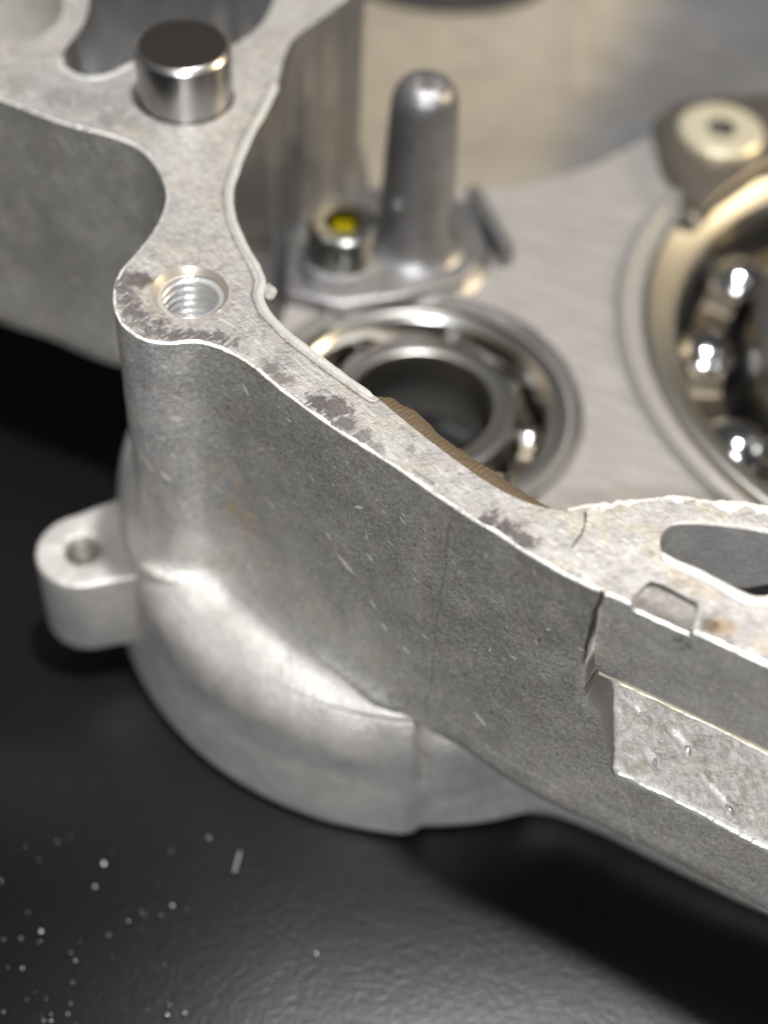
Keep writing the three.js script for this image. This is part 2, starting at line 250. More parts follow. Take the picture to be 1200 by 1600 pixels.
const faceUV = (x, z) => [(x - FX0) / (FX1 - FX0), (z - FZ0) / (FZ1 - FZ0)];

// ---------------------------------------------------------------- the bench surface
{
  const lm = tex(1024, 1024, 0, 0, 40, 40, (x, y) => {
    const w = sm(36, 40, x), w2 = sm(36, 40, y);
    const f = (a, b) => { const wx = a + 1.2 * fbm(a * 0.5, b * 0.5, 2), wy = b + 1.2 * fbm(a * 0.5 + 9, b * 0.5, 2); return 0.5 * Math.abs(vn(wx * 1.1, wy * 1.7) - 0.5) * 2 + 0.3 * Math.abs(vn(wx * 2.6 + 5, wy * 3) - 0.5) * 2 + 0.2 * vn(a * 6, b * 6); };
    return mix(mix(f(x, y), f(x - 40, y), w), mix(f(x, y - 40), f(x - 40, y - 40), w), w2);
  });
  const g = grid(200, 200, (i, j) => {
    const a = (i / 100 - 1), b = (j / 100 - 1), x = 1960 * a ** 5 + 75 * a, z = 1960 * b ** 5 + 75 * b - 20;
    const y = -0.05 + 0.9 * (fbm(x * 0.02 + 3, z * 0.02 + 8, 3) - 0.62) * sm(0, 40, Math.hypot(x - 5, z + 30) - 34);
    const zz = clamp(z - 4, 0, 60), xx = clamp(-x - 6, 0, 70);
    const sag = zz < 30 ? 0.0024 * zz * zz : 0.0024 * (900 + 60 * (zz - 30)) * 1, sx = xx < 40 ? 0.0018 * xx * xx : 0.0018 * (1600 + 80 * (xx - 40));
    return [x, y - sag - sx * sm(-10, 10, z), z, x / 40, z / 40];
  });
  const m = mesh('leather_surface', g, phys('black_leather', { color: lin(0.0035, 0.0035, 0.0042), roughness: 0.33, ior: 1.5, specularIntensity: 0.48, bumpMap: lm, bumpScale: 0.000022 }));
  m.userData = { label: 'black leather surface under the aluminium engine casting', kind: 'structure' };
}

// ---------------------------------------------------------------- the crankcase half
const cc = group('crankcase_half', 'scuffed cast aluminium engine crankcase half lying face up on black leather', 'engine crankcase');
const notchDepth = 0.6;
const inNotch = s => s > sNotch0 && s < sNotch1;
function wallOff(s, y) {
  let o = -0.012 * (H - y) * 0.4;
  o += 0.10 * (fbm(s * 0.5, y * 0.5, 3) - 0.5) + 0.05 * (vn(s * 2, y * 2) - 0.5);
  o -= 0.05 * gs(s - sCrease - 0.35 * (vn(1, y * 0.5) - 0.5), 0.16);
  // crack above the pocket
  o -= 0.18 * gs(s - sCrack + 0.3 * (vn(3, y * 0.8) - 0.5), 0.16) * sm(43.2, 44.6, y);
  o += 0.16 * gs(s - sCrack - 0.36 + 0.3 * (vn(3, y * 0.8) - 0.5), 0.14) * sm(43.2, 44.6, y);
  // recessed pocket: upper band leans in, ridge, shelf sloping out to the rim
  const edge = pocketEdge(y), on = sm(edge - 0.01, edge + 0.1, s);
  if (on > 0) {
    let d;
    if (y > 39.9) d = mix(2.9, 0.06, Math.pow((y - 39.9) / 14.1, 0.55));
    else if (y > 39.3) d = mix(2.75, 2.9, (y - 39.3) / 0.6);
    else if (y > 38.8) d = mix(3.5, 2.75, (y - 38.8) / 0.5);
    else if (y > 30.9) d = mix(0.12, 3.5, Math.pow((y - 30.9) / 7.9, 0.92));
    else d = 0.02 + 0.25 * sm(27, 21, y);
    const inP = sm(30, 31, y) * sm(39, 38, y);
    d += inP * 0.22 * (fbm(s * 1.4, y * 1.4, 4) - 0.5);
    for (const c of chips) { const dx = s - c[0], dy = (y - c[1]) + dx * 0.45, r = Math.hypot(dx / c[2], dy / c[3]); if (r < 1.4) d += -c[4] * 0.5 * sm(1.2, 0.2, r) + c[4] * 0.8 * sm(0.6, 0.1, Math.hypot((dx - c[2] * 0.7) / (c[2] * 0.4), (dy + 0.1) / c[3])); }
    o -= d * on;
  }
  // fillet into the round housing below
  const fl = sm(sLeft + 12, sBossL, s) * sm(sCrease - 1.0, sCrease - 6, s);
  o += fl * 1.6 * Math.exp(-Math.max(0, y - 20.6) / 1.1);
  // rounded lower edge of the plain wall
  o -= (sm(sCrease, sCrease + 4, s) + sm(sBossL - 2, sBossL - 8, s)) * 0.8 * Math.pow(sm(22.5, 18.4, y), 1.5); o += (1 - fl) * sm(sCrease + 0.4, sCrease + 3, s) * 0.10 * sm(23.9, 23.3, y);
  // worn top edge
  o -= 0.16 * sm(53.86, 54, y) * (0.5 + 1.1 * vn(s * 2.3, 7));
  return o;
}
{
  const ny = 150;
  const yl = (j, yEnd) => { const t = j / ny; return t < 0.06 ? H - t / 0.06 * 0.5 : mix(H - 0.5, yEnd, (t - 0.06) / 0.94); };
  // columns of the wall follow the left end of the pocket
  const cols = outQ.map(q => q[4]); cols.push(sCrack - 0.02, sCrack + 0.04, sCrack + 0.09, sCrack + 0.15); cols.sort((p, q) => p - q);
  const ds = outQ[1][4], at = s => { const f = clamp(s / ds, 0, outQ.length - 1.001), i = Math.floor(f), t = f - i, A = outQ[i], B = outQ[i + 1]; return [mix(A[0], B[0], t), mix(A[1], B[1], t), mix(A[2], B[2], t), mix(A[3], B[3], t), s]; };
  const wg0 = grid(cols.length - 1, ny, (i, j) => {
    const s0 = cols[i], y0 = yl(j, BOT - 1 - 0.9 * sm(sCrease + 2, sCrack, s0));
    const follow = s0 < sCrack ? sm(sCrack - 11, sCrack - 0.3, s0) : sm(sCrack + 28, sCrack + 1.5, s0);
    const s = s0 + (pocketEdge(y0) - sCrack) * follow, q = at(s);
    const y = inNotch(s) ? Math.min(y0, H - notchDepth - 0.10 * vn(s * 3, 1)) : y0;
    const o = wallOff(s, y); return [q[0] + q[2] * o, y, q[1] + q[3] * o, (s - WS0) / (WS1 - WS0), (y - WY0) / (WY1 - WY0)];
  });
  wg0.deleteAttribute('normal');
  const wg = toCreasedNormals(wg0, 0.75);
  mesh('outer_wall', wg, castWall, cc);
  mesh('outer_wall', drop(outFar, H, BOT, 2), castSoft, cc);

  // mating face with its openings
  const topEdge = outQ.filter((q, i) => i % 2 === 0).map(q => { const o = wallOff(q[4], H); return [q[0] + q[2] * o, q[1] + q[3] * o, q[4]]; });
  const before = topEdge.filter(q => q[2] < sNotch0), after = topEdge.filter(q => q[2] > sNotch1);
  const notchBack = [[19.9, 7.4], [20.5, 6.5], [21.2, 5.6], [21.7, 5.15], [22.4, 5.4], [23.4, 5.95], [24.4, 6.5], [25.2, 7.0], [25.25, 7.6], [25, 8.6], [24.65, 9.8]].map(p => [p[0] + 0.12 * (vn(p[0] * 4, 3) - 0.5), p[1] + 0.12 * (vn(p[0] * 4, 9) - 0.5)]);
  const loop = [...before, ...notchBack, ...after, ...outFar.slice(1, -1)].map(p => [p[0], p[1]]);
  const inLoop = [...inP, ...inFar.slice(1, -1)];
  const slotC = curve([[22.6, 1.3], [22.8, 0.3], [23.5, -0.6], [25.3, -1], [28, -1], [31.6, -0.6], [34.7, 0.4], [35.6, 2.2], [34.4, 4.4], [31.6, 6.1], [29.6, 6.4], [28.4, 5.9], [26, 4.4], [24, 3.4], [22.9, 2.6]], true, 0.25).slice(0, -1);
  const bore1 = curve([[-37.2, -78], [-37.0, -71.5], [-36.8, -68.1], [-37.2, -64.5], [-38, -61.4], [-37.7, -58.9], [-35.9, -57.4], [-34.1, -57.1], [-32.2, -58.1], [-30.4, -60.4], [-27, -61.4], [-22.6, -62.2], [-19.8, -65.2], [-18.2, -67.6], [-16.9, -71.6], [-17, -76], [-22, -82], [-31, -82.5]], true, 0.4).slice(0, -1);
  const bore0 = circ(-47.5, -68.5, 8.0, 72);
  const hole = circ(-19.35, -24.75, 3.6, 72), dow = circ(-23.9, -54.9, 5.12, 72);
  const fg = flat(loop, [inLoop, slotC, bore1, bore0, hole, dow], H, faceUV);
  mesh('mating_face', fg, machined, cc);
  // machined notch in the rim of the face
  const nFront = outQ.filter(q => inNotch(q[4])).map(q => { const o = wallOff(q[4], H - notchDepth); return [q[0] + q[2] * (o - 0.02), q[1] + q[3] * (o - 0.02)]; }).reverse();
  const ng = flat([...notchBack, ...nFront], [], H - notchDepth, faceUV);
  const nm = std('machined_notch', { map: tex(512, 512, FX0, FZ0, FX1, FZ1, () => [0.5, 0.48, 0.46], true), metalness: 0.5, roughness: 0.42 });
  nm.map = tex(512, 512, 19, 4, 27, 12, (x, z) => { const t = x * 0.9 + z * 0.43, n = -x * 0.43 + z * 0.9; const b = 0.58 + 0.3 * (fbm(t * 0.5, n * 9, 4) - 0.5) - 0.16 * sm(-1.6, 0.6, n + 2.2) + 0.15 * (fbm(x * 3, z * 3, 3) - 0.5); return [b, b * 0.97, b * 0.94]; }, true);
  { const p = ng.attributes.position, uv = ng.attributes.uv; for (let i = 0; i < p.count; i++) uv.setXY(i, (p.getX(i) - 19) / 8, (p.getZ(i) - 4) / 8); }
  const notch = mesh('pry_notch', ng, nm, cc);
  mesh('notch_side', drop(notchBack, H, H - notchDepth, 1), nm, notch);
  // bright worn edge along the notch lip and the outer edge
  const burr = (filter, y0, r, amp) => {
    const P = outQ.filter(filter); const n = P.length - 1;
    return grid(n, 6, (i, j) => { const q = P[i], a = j / 6 * 2 * Math.PI, rr = r * (0.3 + 0.55 * amp * fbm(q[4] * 0.55, 5, 5)) * Math.min(1, i / 4, (n - i) / 4) + 0.01, o = wallOff(q[4], y0) - 0.06; return [q[0] + q[2] * (o + rr * Math.cos(a)), y0 - 0.05 + rr * 0.7 * Math.sin(a), q[1] + q[3] * (o + rr * Math.cos(a)), 0, 0]; });
  };
  mesh('worn_edge', burr(q => q[4] > sBossL - 4 && q[4] < sNotch0, H, 0.12, 1.4), bright, cc);
  mesh('worn_edge', burr(q => q[4] > sNotch1 && q[4] < sNotch1 + 26, H, 0.14, 1.5), bright, cc);
  mesh('worn_edge', burr(q => q[4] > sCrack + 5.1 && q[4] < sCrack + 30, 30.75, 0.6, 1.2), bright, cc);
  mesh('worn_edge', burr(q => q[4] > sCrack + 2.6 && q[4] < sCrack + 30, 39.5, 0.34, 1.2), std('tan_edge', { color: lin(0.72, 0.66, 0.54), metalness: 0.4, roughness: 0.45 }), cc);
  mesh('worn_edge', burr(q => inNotch(q[4]), H - notchDepth, 0.26, 1.2), bright, notch);

  // openings
  const slot = mesh('oil_passage', drop(closeLoop(slotC), H, H - 16, 8), std('slot_wall', { map: castMap, bumpMap: castBump, bumpScale: 0.00008, color: lin(0.85, 0.86, 0.87), metalness: 0.3, roughness: 0.6 }), cc);
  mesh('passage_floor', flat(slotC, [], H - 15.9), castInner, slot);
  const b1 = mesh('casting_cavity', drop(withNormals(curve(closeLoop(bore1), false, 0.2)).map(q => { const w = 0.22 * Math.sin(q[4] * 1.3) + 0.5 * (fbm(q[4] * 0.35, 3, 3) - 0.5); return [q[0] + q[2] * w, q[1] + q[3] * w]; }), H - 0.02, H - 15, 4), bore, cc); mesh('cavity_floor', flat(bore1, [], H - 14.9), bore, b1);
  const b0 = mesh('round_cavity', drop(closeLoop(bore0), H, H - 12, 4), castSoft, cc); mesh('cavity_floor', flat(bore0, [], H - 11.9), castSoft, b0);
  // bead along bore rims
  const rimTube = (P, r, y, jit, mat, name, parent) => { const c = new THREE.CatmullRomCurve3(P.map(p => new THREE.Vector3(p[0], y, p[1])), false, 'centripetal'); const n = Math.round(c.getLength() / 0.2), Q = c.getSpacedPoints(n); const g = grid(n, 10, (i, j) => { const a = Q[Math.max(0, i - 1)], b = Q[Math.min(n, i + 1)], l = Math.hypot(b.x - a.x, b.z - a.z), nx = -(b.z - a.z) / l, nz = (b.x - a.x) / l, th = j / 10 * 2 * Math.PI, rr = r * (1 + jit * (fbm(i * 0.12, r * 50, 3) - 0.5)) * Math.sqrt(clamp(Math.min(i, n - i) / 4, 0.02, 1)); return [Q[i].x + nx * rr * Math.cos(th), y + rr * 0.55 * Math.sin(th), Q[i].z + nz * rr * Math.cos(th), i * 0.2 / 64, j / 64]; }); return mesh(name, g, mat, parent); };
  const sealant = phys('grey_sealant', { color: lin(0.58, 0.57, 0.54), roughness: 0.32, metalness: 0.05, bumpMap: castBump, bumpScale: 0.00005 });
  const pale = std('rolled_edge', { color: lin(0.46, 0.455, 0.43), roughness: 0.45, metalness: 0.35, bumpMap: castBump, bumpScale: 0.0001 });
  rimTube([[22.65, 2.2], [23.1, 2.9], [24, 3.45], [25.6, 4.2], [27, 5.05], [28.4, 5.95], [29.8, 6.5], [31.3, 6.2], [33, 5.3]], 0.42, H + 0.05, 0.5, sealant, 'sealant_bead', cc);
  rimTube(BEAD, 0.4, H - 0.06, 0.7, pale, 'sealant_bead', cc);
  rimTube([[-38.2, -60.6], [-37.9, -58.8], [-36, -57.2], [-34.1, -56.9], [-32.1, -57.9], [-30.3, -60.2]], 0.45, H - 0.15, 0.4, pale, 'rolled_edge', cc);
  rimTube([[23.2, -0.8], [25.3, -1.3], [28, -1.35], [31.6, -0.95], [34.5, 0]], 0.22, H, 0.8, pale, 'rolled_edge', cc);
  { const g = new THREE.IcosahedronGeometry(0.75, 2); const p = g.attributes.position; for (let i = 0; i < p.count; i++) { const k = 1 + 0.9 * (vn(p.getX(i) * 2.4 + 9, p.getZ(i) * 2 + p.getY(i)) - 0.5); p.setXYZ(i, p.getX(i) * k * 0.95, p.getY(i) * k * 0.5, p.getZ(i) * k * 1.15); } g.translate(-12.25, H - 0.2, -25.9); const m2 = toCreasedNormals(g, 0.9); mesh('sealant_blob', m2, pale, cc); }
  {
    const dg = new THREE.SphereGeometry(0.11 * S, 10, 8), dm = phys('bead_sparkle', { color: lin(0.8, 0.79, 0.76), roughness: 0.08, metalness: 0.3, clearcoat: 1 });
    for (let k = 0; k < 14; k++) { const t = k / 13, d = new THREE.Mesh(dg, dm); d.name = 'bead_sparkle'; d.castShadow = d.receiveShadow = true; d.position.set((22.9 + 5.6 * t + 0.15 * rnd()) * S, (H + 0.05) * S, (3.45 + 0.7 * t + 2.0 * t * t + 0.1 * rnd()) * S); d.scale.setScalar(0.6 + 0.8 * rnd()); cc.add(d); }  // small bright spheres added as sparkles along the bead
    const bu = new THREE.CapsuleGeometry(0.17, 2.0, 4, 10); bu.rotateZ(Math.PI / 2); bu.rotateY(-0.62); bu.translate(3.2, H + 0.08, -4.1); mesh('metal_burr', bu, pale, cc);
  }
  // crust of old sealant on the inner edge at the right
  const crustP = curve([[15.2, -1.6], [18.5, -2.5], [21.2, -3.1], [24.5, -3.8], [26.8, -3.6], [29.3, -3.75], [31.9, -3.4], [37.2, -2.4], [46, 1.9]], false, 0.15);
  const cq = withNormals(crustP, 1);
  mesh('sealant_crust', grid(cq.length - 1, 16, (i, j) => { const q = cq[i], t = j / 16, w = 0.35 + 1.1 * sm(0.4, 0.75, fbm(q[4] * 0.35, 2, 4)), o = -0.3 + t * w + 0.4 * (fbm(q[4] * 1.6, 4, 3) - 0.5); const h = (0.04 + 0.22 * fbm(q[4] * 2.2, t * 4, 4)) * Math.pow(Math.sin(Math.PI * clamp(t, 0.001, 0.999)), 0.6) * sm(0.28, 0.42, fbm(q[4] * 0.7 + 3, 8, 3)); return [q[0] + q[2] * o, H - 0.06 + h, q[1] + q[3] * o, q[4] / 64, t / 20]; }), std('old_sealant', { color: lin(0.5, 0.48, 0.44), roughness: 0.65, metalness: 0.1, bumpMap: castBump, bumpScale: 0.00015 }), cc);
  // brown ribbed gasket residue on the inner edge
  const gp = withNormals(curve([[-1.5, -13.15], [0.5, -11.2], [5.1, -6.95], [9.2, -3.65], [12.3, -2.1], [13.6, -1.8]], false, 0.08), -1);
  mesh('gasket_residue', grid(gp.length - 1, 10, (i, j) => { const q = gp[i], t = j / 10, rib = 0.10 * fbm(q[4] * 0.5, 4, 2) * Math.pow(0.5 + 0.5 * Math.sin(q[4] * 14 + 1.2 * Math.sin(t * 3) + 9 * fbm(q[4] * 0.6, 1, 3)), 2); const o = -0.1 + 1.75 * Math.sin(t * Math.PI / 2) * (0.85 + 0.3 * vn(q[4] * 0.6, 3)) * Math.min(1, q[4] / 1.2 + 0.3, (gp[gp.length - 1][4] - q[4]) / 4 + 0.2) + rib; return [q[0] + q[2] * o, H - 0.04 - 0.75 * (1 - Math.cos(t * Math.PI / 2)) + rib * 0.6, q[1] + q[3] * o, q[4] / 64, t / 30]; }), std('gasket_brown', { color: lin(0.085, 0.06, 0.034), roughness: 0.55, metalness: 0.15, bumpMap: castBump, bumpScale: 0.00012 }), cc);

  // threaded hole
  const thread = (cx, cz, rMaj, pitch, y0, y1, mat, name, parent) => {
    const nt = 60, turns = (y0 - y1) / pitch, n = Math.round(turns * 8);
    return mesh(name, grid(nt, n, (i, j) => { const a = i / nt * 2 * Math.PI, y = y0 - (j / 8) * pitch, ph = ((j / 8 + i / nt) % 1 + 1) % 1, tri = 1 - Math.abs(ph * 2 - 1), r = rMaj - 0.62 * pitch * sm(0.12, 0.9, tri) - 0.05 * vn(i * 0.5, j * 0.4); return [cx + r * Math.cos(a), y, cz + r * Math.sin(a), i / nt * 0.4, y / 64]; }), mat, parent);
  };
  const threadMat = std('thread_aluminium', { color: lin(0.64, 0.635, 0.62), metalness: 0.6, roughness: 0.33, bumpMap: castBump, bumpScale: 0.00006 });
  const th = thread(-19.35, -24.75, 3.2, 0.9, H - 0.45, H - 14, threadMat, 'threaded_hole', cc);
  mesh('chamfer', lathe([[3.6, H], [3.56, H - 0.05], [3.2, H - 0.45], [3.05, H - 0.7]], 64, -19.35, -24.75), std('brown_chamfer', { color: lin(0.40, 0.36, 0.31), metalness: 0.6, roughness: 0.38 }), th);
  mesh('hole_floor', flat(circ(-19.35, -24.75, 3.25, 32), [], H - 9), threadMat, th);
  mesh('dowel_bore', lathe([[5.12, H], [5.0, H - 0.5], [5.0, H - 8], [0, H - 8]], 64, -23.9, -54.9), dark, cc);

  // inner wall
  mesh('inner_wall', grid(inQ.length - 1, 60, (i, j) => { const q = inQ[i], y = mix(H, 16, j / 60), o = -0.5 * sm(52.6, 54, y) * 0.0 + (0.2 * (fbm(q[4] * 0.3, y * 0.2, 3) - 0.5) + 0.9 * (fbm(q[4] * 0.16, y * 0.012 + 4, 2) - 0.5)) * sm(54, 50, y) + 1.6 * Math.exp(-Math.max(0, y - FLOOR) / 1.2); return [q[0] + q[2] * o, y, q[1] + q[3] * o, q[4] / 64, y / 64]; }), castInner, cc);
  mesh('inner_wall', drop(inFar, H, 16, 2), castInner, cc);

  // floor of the case, open over the crank chamber bowl and under the bearings
  const SB = [3.4, -40.6], BB = [68.5, -56.6];
  const arc = []; for (let k = 0; k <= 80; k++) { const a = mix(0.71, 2.07, k / 80); arc.push([41 * Math.cos(a), -120 + 41 * Math.sin(a)]); }
  const fl = [...arc, [-20, -60], [-20.3, -36], [-19, -24], [-14, -20.5], [-8, -14.5], [0, -9], [7, -3], [15, 2.5], [22, 3], [35, 5], [55, 14], [75, 14], [95, 0], [110, -30], [115, -70], [110, -113], [60, -111]];
  const floor = mesh('case_floor', flat(fl, [circ(SB[0], SB[1], 15.8, 96), circ(BB[0], BB[1], 38, 96)], FLOOR), floorMat, cc);
  {
    const inside = (x, z) => Math.max(41 - Math.hypot(x, z + 120), x > 24 ? (-93.2 - (x - 31) * 0.62 - z) * 0.85 : -99);
    const cg = grid(220, 150, (i, j) => { const x = mix(-24, 112, i / 220), z = mix(-166, -76, j / 150), d = inside(x, z); const y = FLOOR - 0.06 - 0.5 * sm(0, 0.8, d) - 3.5 * sm(0.4, 22, d) - 0.25 * (fbm(x * 0.12, z * 0.12, 3) - 0.5) * sm(0, 4, d); return [x, y, z, i / 220, j / 150]; });
    const cp = cg.attributes.position, ci = cg.index.array, keep = []; for (let k = 0; k < ci.length; k += 3) if ([0, 1, 2].some(q => inside(cp.getX(ci[k + q]), cp.getZ(ci[k + q])) > -0.8)) keep.push(ci[k], ci[k + 1], ci[k + 2]);
    cg.setIndex(keep);
    const cm = tex(512, 340, -24, -166, 112, -76, (x, z) => { const t = sm(-5, 7, (x - 20) + (z + 92) * 0.35 + 4 * (fbm(x * 0.1, z * 0.1, 3) - 0.5)), n = 0.08 * (fbm(x * 0.25, z * 0.25, 4) - 0.5); return [mix(0.62, 0.46, t) + n, mix(0.585, 0.46, t) + n, mix(0.53, 0.465, t) + n]; }, true);  // tan to grey reflection over the chamber floor, painted in
    mesh('crank_chamber', cg, std('reflection_toned_aluminium', { map: cm, metalness: 0.5, roughness: 0.45 }), floor);
  }
  mesh('dark_bore_disc', lathe([[22, FLOOR - 12], [22, FLOOR - 3.2], [21.6, FLOOR - 2.8], [18, FLOOR - 2.9], [0, FLOOR - 2.9]], 96, 3, -149), std('bore_black', { color: lin(0.012, 0.012, 0.012), roughness: 0.7 }), floor);  // black disc added for the dark of an open bore
  mesh('underside', flat([...outQ.filter((_, i) => i % 6 === 0), ...outFarQ.slice(1, -1)].map(q => [q[0] - 1.6 * q[2], q[1] - 1.6 * q[3]]), [circ(SB[0], SB[1], 16.5, 64), circ(BB[0], BB[1], 39.5, 64), circ(0, -120, 39.5, 96)], BOT + 0.02), castSoft, cc);

  // round bearing housing bulging below the wall
  const hb = []; const addArc = (cx, cy, r, a0, a1, n) => { for (let k = 0; k <= n; k++) { const a = mix(a0, a1, k / n); hb.push([cx + r * Math.cos(a), cy + r * Math.sin(a)]); } };
  hb.push([18, 21.3]); for (let k = 0; k <= 34; k++) { const t = k / 34, a = t * Math.PI / 2; hb.push([25 + 10.4 * Math.pow(Math.sin(a), 0.9), 10.5 + 10.6 * Math.pow(Math.cos(a), 0.62)]); }
  hb.push([35.7, 9], [36.0, 6.5], [36.2, 4], [36.35, 2]); addArc(34.9, 1.5, 1.5, 0, -1.4, 8); hb.push([20, 0.02]);
  const hg0 = new THREE.LatheGeometry(hb.map(p => new THREE.Vector2(p[0], p[1])), 220, 0, Math.PI * 2);
  const hp = hg0.attributes.position, huv = hg0.attributes.uv;
  for (let i = 0; i < hp.count; i++) {
    const x = hp.getX(i), y = hp.getY(i), z = hp.getZ(i), a = Math.atan2(x, z), r = Math.hypot(x, z);
    let k = 1 + (0.004 * (fbm(a * 8, y * 0.3, 3) - 0.5));
    const past = sm(0.02, 0.045, a) * sm(1.6, 1.5, a);           // the pad ends at a crease, the casting beyond sits further in
    k -= past * 0.030 * sm(22, 30, r); const lift = 3.2 * sm(-0.75, -1.25, a) * sm(-3.0, -2.6, a) * sm(8, 19, y); hp.setXYZ(i, x * k, y * (1 - 0.4 * past * sm(8, 16, y)) + lift, z * k); huv.setXY(i, a * 36 / 64, (y + (r < 33 ? 40 - r : 0)) / 64);
  }
  hg0.translate(4.5, 0, -35.6); hg0.computeVertexNormals();
  mesh('bearing_housing', hg0, castSoft, cc);
  // lower skirt of the casting to the right, set in under the wall
  const sk = curve([[4.5, -2.5], [6.5, -0.6], [10.9, -1.0], [16.5, -2.5], [20.7, -2.6], [25.6, -1.0], [30.4, 1.3], [37.1, 4.5], [43.7, 7.3], [60, 12], [86, 4], [105, -22], [110, -70], [98, -120], [60, -150], [20, -150], [-8, -110], [-14, -70], [-5, -30]], true, 0.8);
  const skq = withNormals(sk, 1), sgn = 1;
  mesh('lower_skirt', grid(skq.length - 1, 24, (i, j) => { const q = skq[i], y = mix(20.4, 0.02, j / 24), o = -0.5 * sm(1.5, 0, y) - 0.3 - 3.2 * sm(15.5, 20.4, y); return [q[0] + q[2] * o * sgn, y, q[1] + q[3] * o * sgn, q[4] / 64, y / 64]; }), castSoft, cc);

  // mounting lug at the left
  {
    const lx = -32.6, lz = -22.2, dx = 0.92, dz = -0.39, r = 4.7, sh = new THREE.Shape(); const a0 = Math.atan2(-dz, dx);
    sh.absarc(lx, -lz, r, a0 + Math.PI / 2, a0 + Math.PI * 1.5, false);
    sh.lineTo(lx + dx * 9 - -dz * 0 + Math.cos(a0 - Math.PI / 2) * (r + 0.6), -lz - dz * 9 + Math.sin(a0 - Math.PI / 2) * (r + 0.6));
    sh.lineTo(lx + dx * 9 + Math.cos(a0 + Math.PI / 2) * (r + 1.6), -lz - dz * 9 + Math.sin(a0 + Math.PI / 2) * (r + 1.6));
    sh.closePath();
    const hp2 = new THREE.Path(); hp2.absarc(lx, -lz, 2.4, 0, Math.PI * 2, true); sh.holes.push(hp2);
    const g = new THREE.ExtrudeGeometry(sh, { depth: 11, bevelEnabled: true, bevelSize: 0.45, bevelThickness: 0.45, bevelSegments: 4, curveSegments: 48 });
    g.rotateX(-Math.PI / 2); g.translate(0, 6.0, 0);
    const lug = mesh('mounting_lug', toCreasedNormals(uvCyl(g, lx, lz, 5), 0.7), castSoft, cc);
    thread(lx, lz, 2.35, 0.9, 17.0, 7, std('dull_thread', { color: lin(0.3, 0.27, 0.22), metalness: 0.7, roughness: 0.4 }), 'threaded_hole', lug);
    mesh('chamfer', lathe([[2.85, 17.48], [2.3, 16.9], [2.2, 16.4]], 40, lx, lz), std('amber_highlight', { color: lin(0.62, 0.5, 0.33), metalness: 0.7, roughness: 0.35 }), lug);  // amber highlights at the hole rim, put into its colour
  }

  // cast post with its foot
  const pf = [[10.2, FLOOR + 0.05], [9.4, FLOOR + 0.7], [8.2, FLOOR + 1.4], [7.0, FLOOR + 2.0], [6.1, FLOOR + 2.8], [5.4, FLOOR + 3.9], [5.0, FLOOR + 5.2], [4.75, FLOOR + 7], [4.45, FLOOR + 14], [4.2, FLOOR + 20], [4.05, FLOOR + 22.6], [3.7, FLOOR + 23.9], [3.0, FLOOR + 24.8], [1.9, FLOOR + 25.3], [0.8, FLOOR + 25.45], [0, FLOOR + 25.45]].map(p => [p[0] * 0.95, p[1]]);
  const post = mesh('post', uvCyl(lathe(pf, 72, 1.3, -66.2, 1.4), 1.3, -66.2, 4.5), smooth, cc);
  // low pad under the screw and the post
  {
    const sh = new THREE.Shape([[-14, -70], [-6, -76], [4, -75.5], [8.6, -74], [9.8, -66], [7, -60.2], [0, -56.6], [-7, -54.5], [-13, -56]].map(p => new THREE.Vector2(p[0], -p[1])));
    const g = new THREE.ExtrudeGeometry(sh, { depth: 1.6, bevelEnabled: true, bevelSize: 0.6, bevelThickness: 0.6, bevelSegments: 4 }); g.rotateX(-Math.PI / 2); g.translate(0, FLOOR, 0);
    mesh('screw_pad', toCreasedNormals(uvPlane(g), 0.8), smooth, cc);
    mesh('screw_boss', lathe([[6.0, FLOOR + 1.5], [5.4, FLOOR + 2.0], [5.0, FLOOR + 2.8], [4.9, FLOOR + 3.7], [4.6, FLOOR + 4.0], [0, FLOOR + 4.0]], 64, -7.3, -60.8, 0.9), smooth, cc);
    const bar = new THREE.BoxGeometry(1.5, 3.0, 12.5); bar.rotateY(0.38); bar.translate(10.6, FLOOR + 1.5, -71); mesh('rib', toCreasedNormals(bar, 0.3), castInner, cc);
  }
  // raised rim that holds the small bearing
  mesh('bearing_seat', lathe([[18.6, FLOOR + 0.02], [18.4, FLOOR + 0.5], [18.0, FLOOR + 0.8], [17.5, FLOOR + 0.8], [17.15, FLOOR + 0.5], [17.0, FLOOR - 0.2], [16.8, FLOOR - 4]], 128, SB[0], SB[1], 0.9), smooth, cc);
  mesh('bearing_seat', lathe([[42.6, FLOOR + 0.02], [42.3, FLOOR + 1.0], [41.6, FLOOR + 1.5], [40.8, FLOOR + 1.5], [40.3, FLOOR + 1.1], [40.1, FLOOR - 2], [40, FLOOR - 18]], 160, BB[0], BB[1], 0.9), floorMat, cc);
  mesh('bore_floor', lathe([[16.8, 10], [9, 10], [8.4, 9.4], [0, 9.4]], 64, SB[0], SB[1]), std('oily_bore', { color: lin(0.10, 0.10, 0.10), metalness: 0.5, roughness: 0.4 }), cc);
  const bh = mesh('bearing_housing', lathe([[44, 20.4], [45, 18], [45.4, 10], [45.6, 1.5], [44.6, 0.05], [0, 0.05]], 128, BB[0], BB[1]), castSoft, cc);
  mesh('bore_floor', lathe([[40, 5], [0, 5]], 64, BB[0], BB[1]), dark, cc);

